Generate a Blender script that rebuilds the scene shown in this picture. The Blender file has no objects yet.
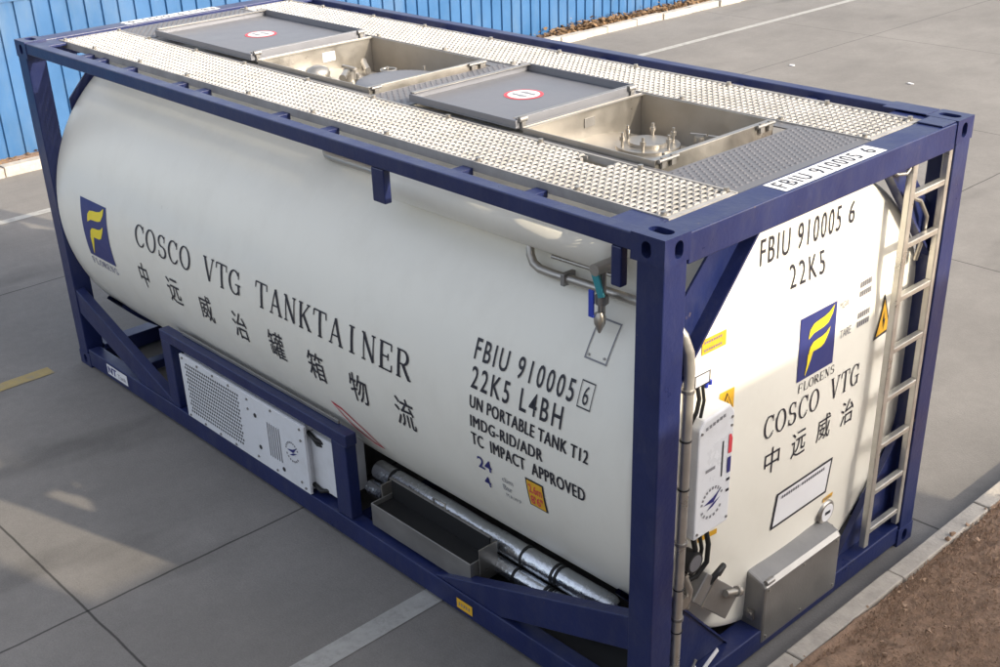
import bpy, bmesh, math, random
from mathutils import Vector, Matrix
random.seed(7)
R = math.radians
scene = bpy.context.scene
col = scene.collection

# ---------------------------------------------------------------- camera
cam_d = bpy.data.cameras.new('camera')
cam = bpy.data.objects.new('camera', cam_d)
col.objects.link(cam)
right = Vector((0.68216678, 0.73053176, -0.03117426))
down = Vector((0.31592728, -0.33292461, -0.88845436))
fwd = Vector((-0.65942281, 0.59622525, -0.45790502))
m = Matrix((right, -down, -fwd)).transposed().to_4x4()
m.translation = (8.85934763, -3.44160302, 4.27547288)
cam.matrix_world = m
cam_d.sensor_width = 36
cam_d.lens = 36 * 1.20296
cam_d.shift_x = 0.00358
cam_d.shift_y = 0.0456
cam_d.clip_start = 0.1
cam_d.clip_end = 600
scene.camera = cam

# ---------------------------------------------------------------- light
SUN = Vector((1.76, 0.53, 1.0)).normalized()
world = bpy.data.worlds.new('World')
scene.world = world
world.use_nodes = True
nt = world.node_tree
sky = nt.nodes.new('ShaderNodeTexSky')
sky.sky_type = 'NISHITA'
sky.sun_disc = False
sky.sun_elevation = math.asin(SUN.z)
sky.sun_rotation = math.atan2(SUN.x, SUN.y)
sky.dust_density = 5.0
sky.air_density = 1.0
sky.ozone_density = 1.0
bg = nt.nodes['Background']
bg.inputs['Strength'].default_value = 0.15
hz = nt.nodes.new('ShaderNodeHueSaturation')      # thin high haze: a paler sky
hz.inputs['Saturation'].default_value = 0.45
nt.links.new(sky.outputs['Color'], hz.inputs['Color'])
nt.links.new(hz.outputs['Color'], bg.inputs['Color'])
sun_d = bpy.data.lights.new('sun', 'SUN')
sun_d.energy = 2.0
sun_d.angle = R(0.6)
sun_d.color = (1.0, 0.86, 0.64)
sun = bpy.data.objects.new('sun', sun_d)
sun.rotation_euler = (-SUN).to_track_quat('-Z', 'Y').to_euler()
sun.location = (20, 10, 15)
col.objects.link(sun)
scene.view_settings.view_transform = 'Standard'
scene.view_settings.look = 'None'
scene.view_settings.gamma = 1
scene.view_settings.exposure = 1.32
scene.view_settings.use_curve_mapping = False

# ---------------------------------------------------------------- materials
def mat(name, color, rough=0.5, metal=0.0, var=0.0, var_scale=4.0, dirt=None, dirt_amt=0.0, dirt_scale=(2, 2, 2),
        bump=0.0, bump_scale=60.0, spec=0.5, coat=0.0, chips=0.0):
    M = bpy.data.materials.new(name)
    M.use_nodes = True
    t = M.node_tree
    b = t.nodes['Principled BSDF']
    b.inputs['Roughness'].default_value = rough
    b.inputs['Metallic'].default_value = metal
    b.inputs['Specular IOR Level'].default_value = spec
    b.inputs['Coat Weight'].default_value = coat
    tc = t.nodes.new('ShaderNodeTexCoord')
    rgb = t.nodes.new('ShaderNodeRGB')
    rgb.outputs[0].default_value = (*color, 1)
    last = rgb.outputs[0]
    if var:
        n = t.nodes.new('ShaderNodeTexNoise')
        n.inputs['Scale'].default_value = var_scale
        n.inputs['Detail'].default_value = 6
        n.inputs['Roughness'].default_value = 0.65
        t.links.new(tc.outputs['Object'], n.inputs['Vector'])
        mr = t.nodes.new('ShaderNodeMapRange')
        mr.inputs['From Min'].default_value = 0.25
        mr.inputs['From Max'].default_value = 0.75
        mr.inputs['To Min'].default_value = 1 - var
        mr.inputs['To Max'].default_value = 1 + var
        t.links.new(n.outputs['Fac'], mr.inputs['Value'])
        mx = t.nodes.new('ShaderNodeMix')
        mx.data_type = 'RGBA'
        mx.blend_type = 'MULTIPLY'
        mx.inputs['Factor'].default_value = 1
        t.links.new(last, mx.inputs['A'])
        t.links.new(mr.outputs['Result'], mx.inputs['B'])
        last = mx.outputs['Result']
        mr2 = t.nodes.new('ShaderNodeMapRange')
        mr2.inputs['From Min'].default_value = 0.3
        mr2.inputs['From Max'].default_value = 0.7
        mr2.inputs['To Min'].default_value = max(0.03, rough - 0.1)
        mr2.inputs['To Max'].default_value = min(1, rough + 0.12)
        t.links.new(n.outputs['Fac'], mr2.inputs['Value'])
        t.links.new(mr2.outputs['Result'], b.inputs['Roughness'])
    if dirt:
        mp = t.nodes.new('ShaderNodeMapping')
        mp.inputs['Scale'].default_value = dirt_scale
        t.links.new(tc.outputs['Object'], mp.inputs['Vector'])
        n2 = t.nodes.new('ShaderNodeTexNoise')
        n2.inputs['Scale'].default_value = 1.0
        n2.inputs['Detail'].default_value = 8
        n2.inputs['Roughness'].default_value = 0.7
        t.links.new(mp.outputs['Vector'], n2.inputs['Vector'])
        cr = t.nodes.new('ShaderNodeMapRange')
        cr.inputs['From Min'].default_value = 0.48
        cr.inputs['From Max'].default_value = 0.75
        cr.inputs['To Min'].default_value = 0
        cr.inputs['To Max'].default_value = dirt_amt
        t.links.new(n2.outputs['Fac'], cr.inputs['Value'])
        mx2 = t.nodes.new('ShaderNodeMix')
        mx2.data_type = 'RGBA'
        t.links.new(cr.outputs['Result'], mx2.inputs['Factor'])
        t.links.new(last, mx2.inputs['A'])
        mx2.inputs['B'].default_value = (*dirt, 1)
        last = mx2.outputs['Result']
    if chips:
        n4 = t.nodes.new('ShaderNodeTexNoise')
        n4.inputs['Scale'].default_value = 16
        n4.inputs['Detail'].default_value = 9
        n4.inputs['Roughness'].default_value = 0.75
        t.links.new(tc.outputs['Object'], n4.inputs['Vector'])
        c4 = t.nodes.new('ShaderNodeMapRange')
        for k_, x_ in zip(('From Min', 'From Max', 'To Min', 'To Max'), (0.665, 0.69, 0, chips)):
            c4.inputs[k_].default_value = x_
        t.links.new(n4.outputs['Fac'], c4.inputs['Value'])
        mx4 = t.nodes.new('ShaderNodeMix')
        mx4.data_type = 'RGBA'
        t.links.new(c4.outputs['Result'], mx4.inputs['Factor'])
        t.links.new(last, mx4.inputs['A'])
        mx4.inputs['B'].default_value = (0.17, 0.13, 0.115, 1)
        last = mx4.outputs['Result']
    t.links.new(last, b.inputs['Base Color'])
    if bump:
        n3 = t.nodes.new('ShaderNodeTexNoise')
        n3.inputs['Scale'].default_value = bump_scale
        n3.inputs['Detail'].default_value = 5
        t.links.new(tc.outputs['Object'], n3.inputs['Vector'])
        bp = t.nodes.new('ShaderNodeBump')
        bp.inputs['Strength'].default_value = bump
        bp.inputs['Distance'].default_value = 0.01
        t.links.new(n3.outputs['Fac'], bp.inputs['Height'])
        t.links.new(bp.outputs['Normal'], b.inputs['Normal'])
    return M

NAVY = mat('navy_paint', (0.0115, 0.0195, 0.088), 0.36, var=0.18, var_scale=3, dirt=(0.085, 0.09, 0.125), dirt_amt=0.26,
           dirt_scale=(9, 9, 4), bump=0.12, bump_scale=40, chips=0.7)
WHITE = mat('tank_white', (0.81, 0.785, 0.705), 0.36, var=0.02, var_scale=0.9, dirt=(0.45, 0.40, 0.32), dirt_amt=0.13,
            dirt_scale=(3.0, 2.0, 2.0), bump=0.05, bump_scale=1.6)
STEEL = mat('stainless_steel', (0.42, 0.395, 0.36), 0.36, 0.85, var=0.12, var_scale=6, bump=0.08, bump_scale=90)
STEELD = mat('dull_steel', (0.30, 0.29, 0.28), 0.45, 0.75, var=0.15, var_scale=5, bump=0.1, bump_scale=60)
LADDER = mat('polished_steel', (0.58, 0.56, 0.52), 0.34, 0.75, var=0.15, var_scale=8, bump=0.06, bump_scale=80)
LIDM = mat('brushed_steel_sheet', (0.22, 0.225, 0.25), 0.5, 0.5, var=0.06, var_scale=3)
ALU = mat('aluminium_grating', (0.40, 0.385, 0.37), 0.6, 0.2, var=0.2, var_scale=5, dirt=(0.20, 0.185, 0.17), dirt_amt=0.6, dirt_scale=(6, 6, 6))
ALUD = mat('aluminium_sheet', (0.19, 0.185, 0.195), 0.42, 0.5, var=0.12, var_scale=5)
FOIL = mat('silver_foil', (0.62, 0.64, 0.68), 0.22, 0.95, var=0.1, var_scale=8, bump=0.5, bump_scale=30)
INK = mat('black_ink', (0.018, 0.018, 0.028), 0.5)
INKB = mat('blue_ink', (0.025, 0.025, 0.16), 0.5)
LOGOB = mat('emblem_blue', (0.025, 0.035, 0.17), 0.45, var=0.05)
YEL = mat('emblem_yellow', (0.85, 0.68, 0.03), 0.45)
ORANGE = mat('sign_yellow', (0.75, 0.42, 0.03), 0.5, var=0.1, var_scale=20)
RED = mat('sign_red', (0.65, 0.06, 0.08), 0.5)
PALE = mat('sticker_white', (0.78, 0.78, 0.80), 0.45, var=0.03)
BOXW = mat('unit_white', (0.72, 0.73, 0.76), 0.35, var=0.04, var_scale=3, dirt=(0.3, 0.28, 0.25), dirt_amt=0.25, dirt_scale=(6, 6, 6))
BLACK = mat('black_rubber', (0.012, 0.012, 0.013), 0.55)
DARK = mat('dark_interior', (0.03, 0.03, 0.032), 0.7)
TEAL = mat('teal_paint', (0.03, 0.26, 0.30), 0.4)
BLUEP = mat('blue_paint', (0.03, 0.06, 0.45), 0.4)
SILINK = mat('grey_ink', (0.22, 0.22, 0.24), 0.5)
PINK = mat('clear_placard', (0.70, 0.70, 0.70), 0.15, var=0.02)
FENCE = mat('blue_sheet', (0.024, 0.095, 0.225), 0.42, var=0.12, var_scale=1.5, dirt=(0.10, 0.15, 0.21), dirt_amt=0.5, dirt_scale=(2, 2, 0.7))
STONE = mat('kerb_stone', (0.37, 0.335, 0.295), 0.85, var=0.25, var_scale=9, bump=0.5, bump_scale=50)
SOIL = mat('brown_soil', (0.24, 0.155, 0.105), 0.95, var=0.45, var_scale=14, bump=1.0, bump_scale=60)
BLADE = mat('dry_stems', (0.32, 0.215, 0.145), 0.9, var=0.5, var_scale=25)
LINEW = mat('road_paint_white', (0.33, 0.325, 0.31), 0.8, var=0.15, var_scale=12, dirt=(0.19, 0.18, 0.17), dirt_amt=0.95, dirt_scale=(9, 9, 9))
LINEY = mat('road_paint_yellow', (0.32, 0.245, 0.10), 0.8, var=0.2, var_scale=10, dirt=(0.18, 0.175, 0.17), dirt_amt=1.0, dirt_scale=(8, 8, 8))
WALLM = mat('grey_render', (0.36, 0.35, 0.33), 0.85, var=0.1, var_scale=2)
LEAF = mat('dry_leaf', (0.20, 0.12, 0.06), 0.9, var=0.4, var_scale=6)
GLASS = mat('dark_glass', (0.04, 0.05, 0.06), 0.08)

def ground_material():
    M = bpy.data.materials.new('concrete_paving')
    M.use_nodes = True
    t = M.node_tree
    b = t.nodes['Principled BSDF']
    b.inputs['Roughness'].default_value = 0.85
    b.inputs['Specular IOR Level'].default_value = 0.3
    tc = t.nodes.new('ShaderNodeTexCoord')
    def noise(scale, detail=6, rough=0.6, stretch=None):
        n = t.nodes.new('ShaderNodeTexNoise')
        n.inputs['Scale'].default_value = scale
        n.inputs['Detail'].default_value = detail
        n.inputs['Roughness'].default_value = rough
        if stretch:
            mp = t.nodes.new('ShaderNodeMapping')
            mp.inputs['Scale'].default_value = stretch
            t.links.new(tc.outputs['Object'], mp.inputs['Vector'])
            t.links.new(mp.outputs['Vector'], n.inputs['Vector'])
        else:
            t.links.new(tc.outputs['Object'], n.inputs['Vector'])
        return n.outputs['Fac']
    def rng(v, a, b_, c, d):
        r = t.nodes.new('ShaderNodeMapRange')
        for k, x in zip(('From Min', 'From Max', 'To Min', 'To Max'), (a, b_, c, d)):
            r.inputs[k].default_value = x
        t.links.new(v, r.inputs['Value'])
        return r.outputs['Result']
    def math_(op, a, b_=None):
        n = t.nodes.new('ShaderNodeMath')
        n.operation = op
        for i, x in enumerate((a, b_)):
            if x is None: continue
            if isinstance(x, (int, float)): n.inputs[i].default_value = x
            else: t.links.new(x, n.inputs[i])
        return n.outputs[0]
    big = rng(noise(0.45, 8, 0.65), 0.3, 0.7, 0.84, 1.14)
    mid = rng(noise(3.0, 8, 0.7, (1, 0.5, 1)), 0.3, 0.7, 0.92, 1.07)
    fine = rng(noise(90, 3), 0.3, 0.7, 0.9, 1.1)
    v = math_('MULTIPLY', math_('MULTIPLY', big, mid), fine)
    v = math_('MULTIPLY', v, rng(noise(260, 2), 0.35, 0.65, 0.88, 1.12))
    v = math_('MULTIPLY', v, rng(noise(14, 6, 0.75), 0.3, 0.7, 0.93, 1.06))
    # oil and tyre stains
    st = rng(noise(1.1, 4, 0.5, (1, 0.35, 1)), 0.60, 0.72, 1.0, 0.72)
    v = math_('MULTIPLY', v, st)
    sx = t.nodes.new('ShaderNodeSeparateXYZ')
    t.links.new(tc.outputs['Object'], sx.inputs[0])
    wob = math_('MULTIPLY', math_('SUBTRACT', noise(3, 4), 0.5), 0.02)
    def joint(axis, off, period, w):
        a = math_('ADD', math_('SUBTRACT', sx.outputs[axis], off), wob)
        d = math_('PINGPONG', a, period / 2)
        return rng(d, w * 0.5, w * 1.3, 0.30, 1.0)
    v = math_('MULTIPLY', v, joint('X', 3.12, 5.0, 0.008))
    v = math_('MULTIPLY', v, joint('Y', -1.48, 4.1, 0.008))
    mx = t.nodes.new('ShaderNodeMix')
    mx.data_type = 'RGBA'
    mx.blend_type = 'MULTIPLY'
    mx.inputs['Factor'].default_value = 1
    mx.inputs['A'].default_value = (0.180, 0.170, 0.161, 1)
    t.links.new(v, mx.inputs['B'])
    t.links.new(mx.outputs['Result'], b.inputs['Base Color'])
    bp = t.nodes.new('ShaderNodeBump')
    bp.inputs['Strength'].default_value = 0.25
    bp.inputs['Distance'].default_value = 0.01
    t.links.new(noise(70, 4), bp.inputs['Height'])
    t.links.new(bp.outputs['Normal'], b.inputs['Normal'])
    return M
GROUND = ground_material()

# ---------------------------------------------------------------- mesh helpers
class MB:
    def __init__(s):
        s.v = []; s.f = []; s.sm = []
    def add(s, vs, fs, smooth=False):
        o = len(s.v)
        s.v += [tuple(p) for p in vs]
        s.f += [[i + o for i in f] for f in fs]
        s.sm += [smooth] * len(fs)
    def box(s, x0, x1, y0, y1, z0, z1):
        s.add([(x0, y0, z0), (x1, y0, z0), (x1, y1, z0), (x0, y1, z0), (x0, y0, z1), (x1, y0, z1), (x1, y1, z1), (x0, y1, z1)],
              [(0, 3, 2, 1), (4, 5, 6, 7), (0, 1, 5, 4), (1, 2, 6, 5), (2, 3, 7, 6), (3, 0, 4, 7)])
        return s
    def obox(s, c, ax, ay, az):
        """oriented box: centre and three half vectors"""
        c = Vector(c); ax = Vector(ax); ay = Vector(ay); az = Vector(az)
        vs = [c + ax * i + ay * j + az * k for k in (-1, 1) for i, j in ((-1, -1), (1, -1), (1, 1), (-1, 1))]
        fs = [(0, 3, 2, 1), (4, 5, 6, 7), (0, 1, 5, 4), (1, 2, 6, 5), (2, 3, 7, 6), (3, 0, 4, 7)]
        if ax.cross(ay).dot(az) < 0: fs = [f[::-1] for f in fs]
        s.add(vs, fs)
        return s
    def bar(s, a, b, w, h, up=(0, 0, 1)):
        a = Vector(a); b = Vector(b); d = b - a
        x = d.normalized(); y = Vector(up).cross(x).normalized(); z = x.cross(y)
        return s.obox((a + b) / 2, d / 2, y * w / 2, z * h / 2)
    def tube(s, path, r, n=14, cap=True):
        P = [Vector(p) for p in path]
        rr = r if isinstance(r, (list, tuple)) else [r] * len(P)
        rings = []
        t0 = (P[1] - P[0]).normalized()
        u = t0.orthogonal().normalized()
        for i, p in enumerate(P):
            if i == 0: t = t0
            elif i == len(P) - 1: t = (P[i] - P[i - 1]).normalized()
            else: t = ((P[i] - P[i - 1]).normalized() + (P[i + 1] - P[i]).normalized()).normalized()
            u = (u - t * u.dot(t)).normalized()
            w = t.cross(u)
            rings.append([p + (u * math.cos(2 * math.pi * k / n) + w * math.sin(2 * math.pi * k / n)) * rr[i] for k in range(n)])
        vs = [q for ring in rings for q in ring]
        fs = []
        for i in range(len(P) - 1):
            for k in range(n):
                a = i * n + k; b = i * n + (k + 1) % n
                fs.append((a, b, b + n, a + n))
        s.add(vs, fs, True)
        if cap:
            s.add(rings[0], [tuple(range(n))[::-1]])
            s.add(rings[-1], [tuple(range(n))])
        return s
    def cyl(s, a, b, r, n=20):
        return s.tube([a, b], r, n)
    def prism(s, poly, f0, f1):
        """poly 2D list; f0,f1 map (u,v)->3D for the two faces"""
        n = len(poly)
        vs = [f0(*p) for p in poly] + [f1(*p) for p in poly]
        fs = [tuple(range(n))[::-1], tuple(range(n, 2 * n))] + [(i, (i + 1) % n, (i + 1) % n + n, i + n) for i in range(n)]
        s.add(vs, fs)
        return s
    def build(s, name, material, parent=None, bevel=0.0, root=None, recalc=True):
        me = bpy.data.meshes.new(name)
        me.from_pydata(s.v, [], s.f)
        if recalc:
            bm = bmesh.new(); bm.from_mesh(me)
            bmesh.ops.recalc_face_normals(bm, faces=bm.faces)
            bm.to_mesh(me); bm.free()
        me.polygons.foreach_set('use_smooth', s.sm)
        me.materials.append(material)
        return link(me, name, parent, bevel)

def link(me, name, parent=None, bevel=0.0):
    o = bpy.data.objects.new(name, me)
    col.objects.link(o)
    if parent is not None:
        o.parent = parent
        if parent.type == 'EMPTY': o.location = -parent.location
    if bevel:
        b = o.modifiers.new('bevel', 'BEVEL')
        b.width = bevel; b.segments = 2; b.limit_method = 'ANGLE'; b.angle_limit = R(40)
        b.harden_normals = False
    return o

def thing(name, label, cat, loc, group=None):
    o = bpy.data.objects.new(name, None)
    o.location = loc
    col.objects.link(o)
    o['label'] = label; o['category'] = cat
    if group: o['group'] = group
    return o

def tag(o, label, cat, group=None):
    o['label'] = label; o['category'] = cat
    if group: o['group'] = group
    return o

def structure(o, kind='structure'):
    o['kind'] = kind
    return o

def arc(cx, cy, rx, ry, a0, a1, n=16):
    return [(cx + rx * math.cos(R(a0 + (a1 - a0) * i / n)), cy + ry * math.sin(R(a0 + (a1 - a0) * i / n))) for i in range(n + 1)]

# ---------------------------------------------------------------- flat shapes mapped to a surface
def flat_mesh(polys):
    bm = bmesh.new()
    for p in polys:
        vs = [bm.verts.new((x, y, 0)) for x, y in p]
        bm.faces.new(vs)
    return bm

def text_bm(body, spacing=1.0, bold=0.0):
    cu = bpy.data.curves.new('t', 'FONT')
    cu.body = body
    cu.space_character = spacing
    cu.offset = bold
    cu.resolution_u = 3
    o = bpy.data.objects.new('t', cu)
    col.objects.link(o)
    dg = bpy.context.evaluated_depsgraph_get()
    me = bpy.data.meshes.new_from_object(o.evaluated_get(dg))
    bm = bmesh.new(); bm.from_mesh(me)
    bpy.data.objects.remove(o); bpy.data.curves.remove(cu); bpy.data.meshes.remove(me)
    return bm

def fit(bm, x0, x1, y0, y1):
    xs = [v.co.x for v in bm.verts]; ys = [v.co.y for v in bm.verts]
    a, b, c, d = min(xs), max(xs), min(ys), max(ys)
    for v in bm.verts:
        v.co.x = x0 + (v.co.x - a) / (b - a) * (x1 - x0)
        v.co.y = y0 + (v.co.y - c) / (d - c) * (y1 - y0)
    return bm

def place(bm, f, name, material, parent, cuts=0.03):
    """cut the flat sheet into strips, map (u,v)->3D through f, link as one mesh"""
    ys = [v.co.y for v in bm.verts]
    a, b = min(ys), max(ys)
    n = int((b - a) / cuts)
    for i in range(1, n + 1):
        y = a + (b - a) * i / (n + 1)
        bmesh.ops.bisect_plane(bm, geom=bm.verts[:] + bm.edges[:] + bm.faces[:], plane_co=(0, y, 0), plane_no=(0, 1, 0))
    bmesh.ops.triangulate(bm, faces=bm.faces[:])
    for v in bm.verts:
        v.co = f(v.co.x, v.co.y)
    me = bpy.data.meshes.new(name)
    bm.to_mesh(me); bm.free()
    me.materials.append(material)
    return link(me, name, parent)

# serif letters drawn with strokes: unit box, cap height 1
def stroke(out, pts, w0, w1=None):
    w1 = w0 if w1 is None else w1
    for i in range(len(pts) - 1):
        (x0, y0), (x1, y1) = pts[i], pts[i + 1]
        dx, dy = x1 - x0, y1 - y0
        l = math.hypot(dx, dy) or 1e-6
        wa = w0 + (w1 - w0) * i / (len(pts) - 1); wb = w0 + (w1 - w0) * (i + 1) / (len(pts) - 1)
        nx, ny = -dy / l, dx / l
        out.append([(x0 - nx * wa / 2, y0 - ny * wa / 2), (x1 - nx * wb / 2, y1 - ny * wb / 2),
                    (x1 + nx * wb / 2, y1 + ny * wb / 2), (x0 + nx * wa / 2, y0 + ny * wa / 2)])

def ring(out, cx, cy, rx, ry, a0, a1, thin, thick, n=26):
    for i in range(n):
        q = []
        for a, s in ((a0 + (a1 - a0) * i / n, -1), (a0 + (a1 - a0) * (i + 1) / n, -1), (a0 + (a1 - a0) * (i + 1) / n, 1), (a0 + (a1 - a0) * i / n, 1)):
            c, d = math.cos(R(a)), math.sin(R(a))
            w = (thin + (thick - thin) * abs(c) ** 1.5) / 2 * s
            q.append((cx + (rx + w) * c, cy + (ry + w) * d))
        out.append(q)

def serif(ch):
    o = []
    k, t = 0.135, 0.060          # thick, thin
    def foot(x, y, w=0.24): stroke(o, [(x - w / 2, y), (x + w / 2, y)], t)
    if ch in 'CG':
        ring(o, .45, .5, .36, .475, 42, 318, t, k)
        stroke(o, [(.74, .97), (.74, .68)], t)
        if ch == 'C': stroke(o, [(.73, .20), (.78, .26)], t)
        else:
            stroke(o, [(.72, .04), (.72, .42)], k * .9); stroke(o, [(.50, .43), (.86, .43)], t)
    elif ch == 'O': ring(o, .44, .5, .36, .475, 0, 360, t, k)
    elif ch == 'S':
        ring(o, .44, .735, .25, .235, 35, 270, t, k * .85); ring(o, .44, .26, .28, .24, 90, -145, t, k * .95)
        stroke(o, [(.66, .96), (.66, .70)], t); stroke(o, [(.18, .04), (.18, .30)], t)
    elif ch == 'V':
        stroke(o, [(.14, .98), (.44, .02)], k); stroke(o, [(.74, .98), (.44, .02)], t); foot(.14, .975); foot(.74, .975, .2)
    elif ch == 'T':
        stroke(o, [(.08, .975), (.80, .975)], t); stroke(o, [(.44, .98), (.44, .02)], k); foot(.44, .022)
        stroke(o, [(.08, .98), (.06, .74)], t); stroke(o, [(.80, .98), (.82, .74)], t)
    elif ch == 'A':
        stroke(o, [(.44, .99), (.14, .02)], t); stroke(o, [(.44, .99), (.74, .02)], k); stroke(o, [(.22, .35), (.64, .35)], t); foot(.14, .022, .2); foot(.74, .022)
    elif ch == 'N':
        stroke(o, [(.18, .02), (.18, .98)], t); stroke(o, [(.17, .98), (.70, .02)], k); stroke(o, [(.71, .02), (.71, .98)], t); foot(.17, .022, .2); foot(.71, .975, .2); foot(.14, .975, .14)
    elif ch == 'K':
        stroke(o, [(.20, .02), (.20, .98)], k); stroke(o, [(.24, .42), (.70, .97)], t); stroke(o, [(.36, .58), (.72, .02)], k); foot(.20, .022); foot(.20, .975); foot(.68, .975, .2); foot(.73, .022, .22)
    elif ch == 'I':
        stroke(o, [(.44, .02), (.44, .98)], k); foot(.44, .022, .3); foot(.44, .975, .3)
    elif ch in 'EFL':
        stroke(o, [(.22, .02), (.22, .98)], k); foot(.2, .022)
        if ch in 'EF':
            stroke(o, [(.12, .975), (.74, .975)], t); stroke(o, [(.74, .98), (.75, .74)], t); stroke(o, [(.24, .5), (.58, .5)], t); stroke(o, [(.58, .62), (.58, .38)], t)
        else: foot(.2, .975)
        if ch in 'EL': stroke(o, [(.12, .022), (.76, .022)], t); stroke(o, [(.75, .02), (.77, .26)], t)
    elif ch == 'R':
        stroke(o, [(.20, .02), (.20, .98)], k); stroke(o, [(.10, .975), (.44, .975)], t); stroke(o, [(.22, .5), (.44, .5)], t)
        ring(o, .42, .737, .24, .238, 90, -90, t, k, 16); stroke(o, [(.42, .5), (.74, .02)], k); foot(.20, .022); foot(.76, .022, .16)
    return o

def serif_bm(text, cell, h, x0, y0, wid=1.0):
    polys = []
    for i, ch in enumerate(text):
        if ch == ' ': continue
        for p in serif(ch):
            polys.append([(x0 + (i + (x - 0.44) * wid * 1.06 + 0.5) * cell, y0 + y * h) for x, y in p])
    return flat_mesh(polys)

# ================================================================= SETTING
L, W, H = 6.058, 2.438, 2.591
g = MB(); g.add([(-150, -150, 0), (150, -150, 0), (150, 150, 0), (-150, 150, 0)], [(0, 1, 2, 3)])
structure(g.build('ground', GROUND))
def marking(pts, material, name='lane_marking'):
    q = MB(); q.add([(x, y, 0.004) for x, y in pts], [tuple(range(len(pts)))])
    structure(q.build(name, material))
marking([(4.355, -12), (4.505, -12), (4.505, .6), (4.355, .6)], LINEW)
marking([(-3.93, -6), (-3.80, -6), (-3.80, 40), (-3.93, 40)], LINEW)
marking([(-0.10, -9), (0.04, -9), (0.04, -0.25), (-0.10, -0.25)], LINEY)

# near kerb and soil bed
kb = MB()
y = -6.0
while y < 24:
    l = 0.99
    dz = random.uniform(-.004, .004)
    kb.box(6.20, 6.305, y, y + l - 0.008, -0.05, 0.10 + dz)
    y += l
structure(kb.build('kerb', STONE, bevel=0.008))
sb = MB()
nx, ny = 46, 150
X = [6.308 + (11.8 - 6.308) * (i / nx) ** 1.6 for i in range(nx + 1)]
Y = [-6 + 30 * j / ny for j in range(ny + 1)]
vs = [(x, yy, 0.075 + random.uniform(-.022, .022) + 0.02 * math.sin(yy * 2.1 + x * 3)) for yy in Y for x in X]
fs = [(j * (nx + 1) + i, j * (nx + 1) + i + 1, (j + 1) * (nx + 1) + i + 1, (j + 1) * (nx + 1) + i) for j in range(ny) for i in range(nx)]
sb.add(vs, fs, True)
structure(sb.build('soil', SOIL))
gr = MB()
for i in range(48000):
    x = 6.315 + 2.4 * random.random() ** 1.3; yy = random.uniform(-0.6, 6.5)
    a = random.uniform(0, 6.28); l = random.uniform(.006, .026); w = random.uniform(.0012, .0035)
    c, s_ = math.cos(a), math.sin(a)
    z = 0.07
    h = random.uniform(.004, .028)
    gr.add([(x - s_ * w, yy + c * w, z), (x + s_ * w, yy - c * w, z), (x + c * l + s_ * w * .4, yy + s_ * l - c * w * .4, z + h), (x + c * l * .6 - s_ * w, yy + s_ * l * .6 + c * w, z + h * .9)], [(0, 1, 2, 3)])
for i in range(420):
    x = 6.29 + 2.3 * random.random() ** 1.5; yy = random.uniform(-0.6, 6.5); s_ = random.uniform(.006, .024)
    z = .10 if x < 6.31 else .085
    p = [Vector((random.uniform(-1, 1), random.uniform(-1, 1), random.uniform(-.6, .8))).normalized() * s_ for _ in range(7)]
    bm = bmesh.new()
    for v in p: bm.verts.new(v + Vector((x, yy, z + s_ * .3)))
    h_ = bmesh.ops.convex_hull(bm, input=bm.verts[:])
    bm.verts.index_update()
    gr.add([v.co for v in bm.verts], [[v.index for v in f.verts] for f in bm.faces]); bm.free()
structure(gr.build('dry_grass', BLADE, recalc=False), 'stuff')

# far verge, kerb, fence
q = MB(); q.box(-6.6, -5.60, -20, 60, -0.05, 0.06); structure(q.build('verge', SOIL))
kb = MB(); y = -20
while y < 60:
    l = random.uniform(.55, .85)
    d = random.uniform(-.03, .03)
    kb.box(-5.60 + d * .5, -5.44 + d, y, y + l - .012, -.04, .115 + random.uniform(-.02, .02)); y += l
structure(kb.build('kerb', STONE, bevel=0.012))
fence = thing('sheet_fence', 'bright blue corrugated sheet metal fence along the far side of the yard', 'fence', (-6.05, 18, 0))
fb = MB()
prof = []
y = -18.0
while y < 58:
    prof += [(0, y), (0, y + .172), (-.028, y + .182), (-.028, y + .208), (0, y + .218)]
    y += .222
for k, (dx, yy) in enumerate(prof):
    fb.v += [(-6.0 + dx, yy, 0.05), (-6.0 + dx, yy, 1.89)]
for k in range(len(prof) - 1):
    fb.f.append([2 * k, 2 * k + 2, 2 * k + 3, 2 * k + 1]); fb.sm.append(False)
o = fb.build('panel', FENCE, fence, recalc=False)
sol = o.modifiers.new('thickness', 'SOLIDIFY'); sol.thickness = 0.006; sol.offset = -1
q = MB(); q.box(-6.03, -5.985, -18, 58, 1.885, 1.92); q.build('top_rail', FENCE, fence)
for yy in range(-18, 58, 4):
    q = MB(); q.box(-6.14, -6.05, yy, yy + .08, 0, 1.87); q.build('post', STEELD, fence)
# dry leaves gathered at the foot of the fence
lf = MB()
for i in range(2600):
    yy = random.choice([random.gauss(14.2, 1.0), random.gauss(12.4, .6), random.uniform(0, 20)])
    x = random.uniform(-5.97, -5.62); z = 0.06 + abs(random.gauss(0, .05)) * (1 if 11 < yy < 16.5 else .25)
    s_ = random.uniform(.015, .045); a = random.uniform(0, 6.28); tl = random.uniform(-1, 1)
    c, d = math.cos(a) * s_, math.sin(a) * s_
    lf.add([(x - c, yy - d, z), (x + d, yy - c, z + tl * s_), (x + c, yy + d, z + .01), (x - d, yy + c, z - tl * s_ * .5)], [(0, 1, 2, 3)])
structure(lf.build('fallen_leaves', LEAF, recalc=False), 'stuff')

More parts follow.
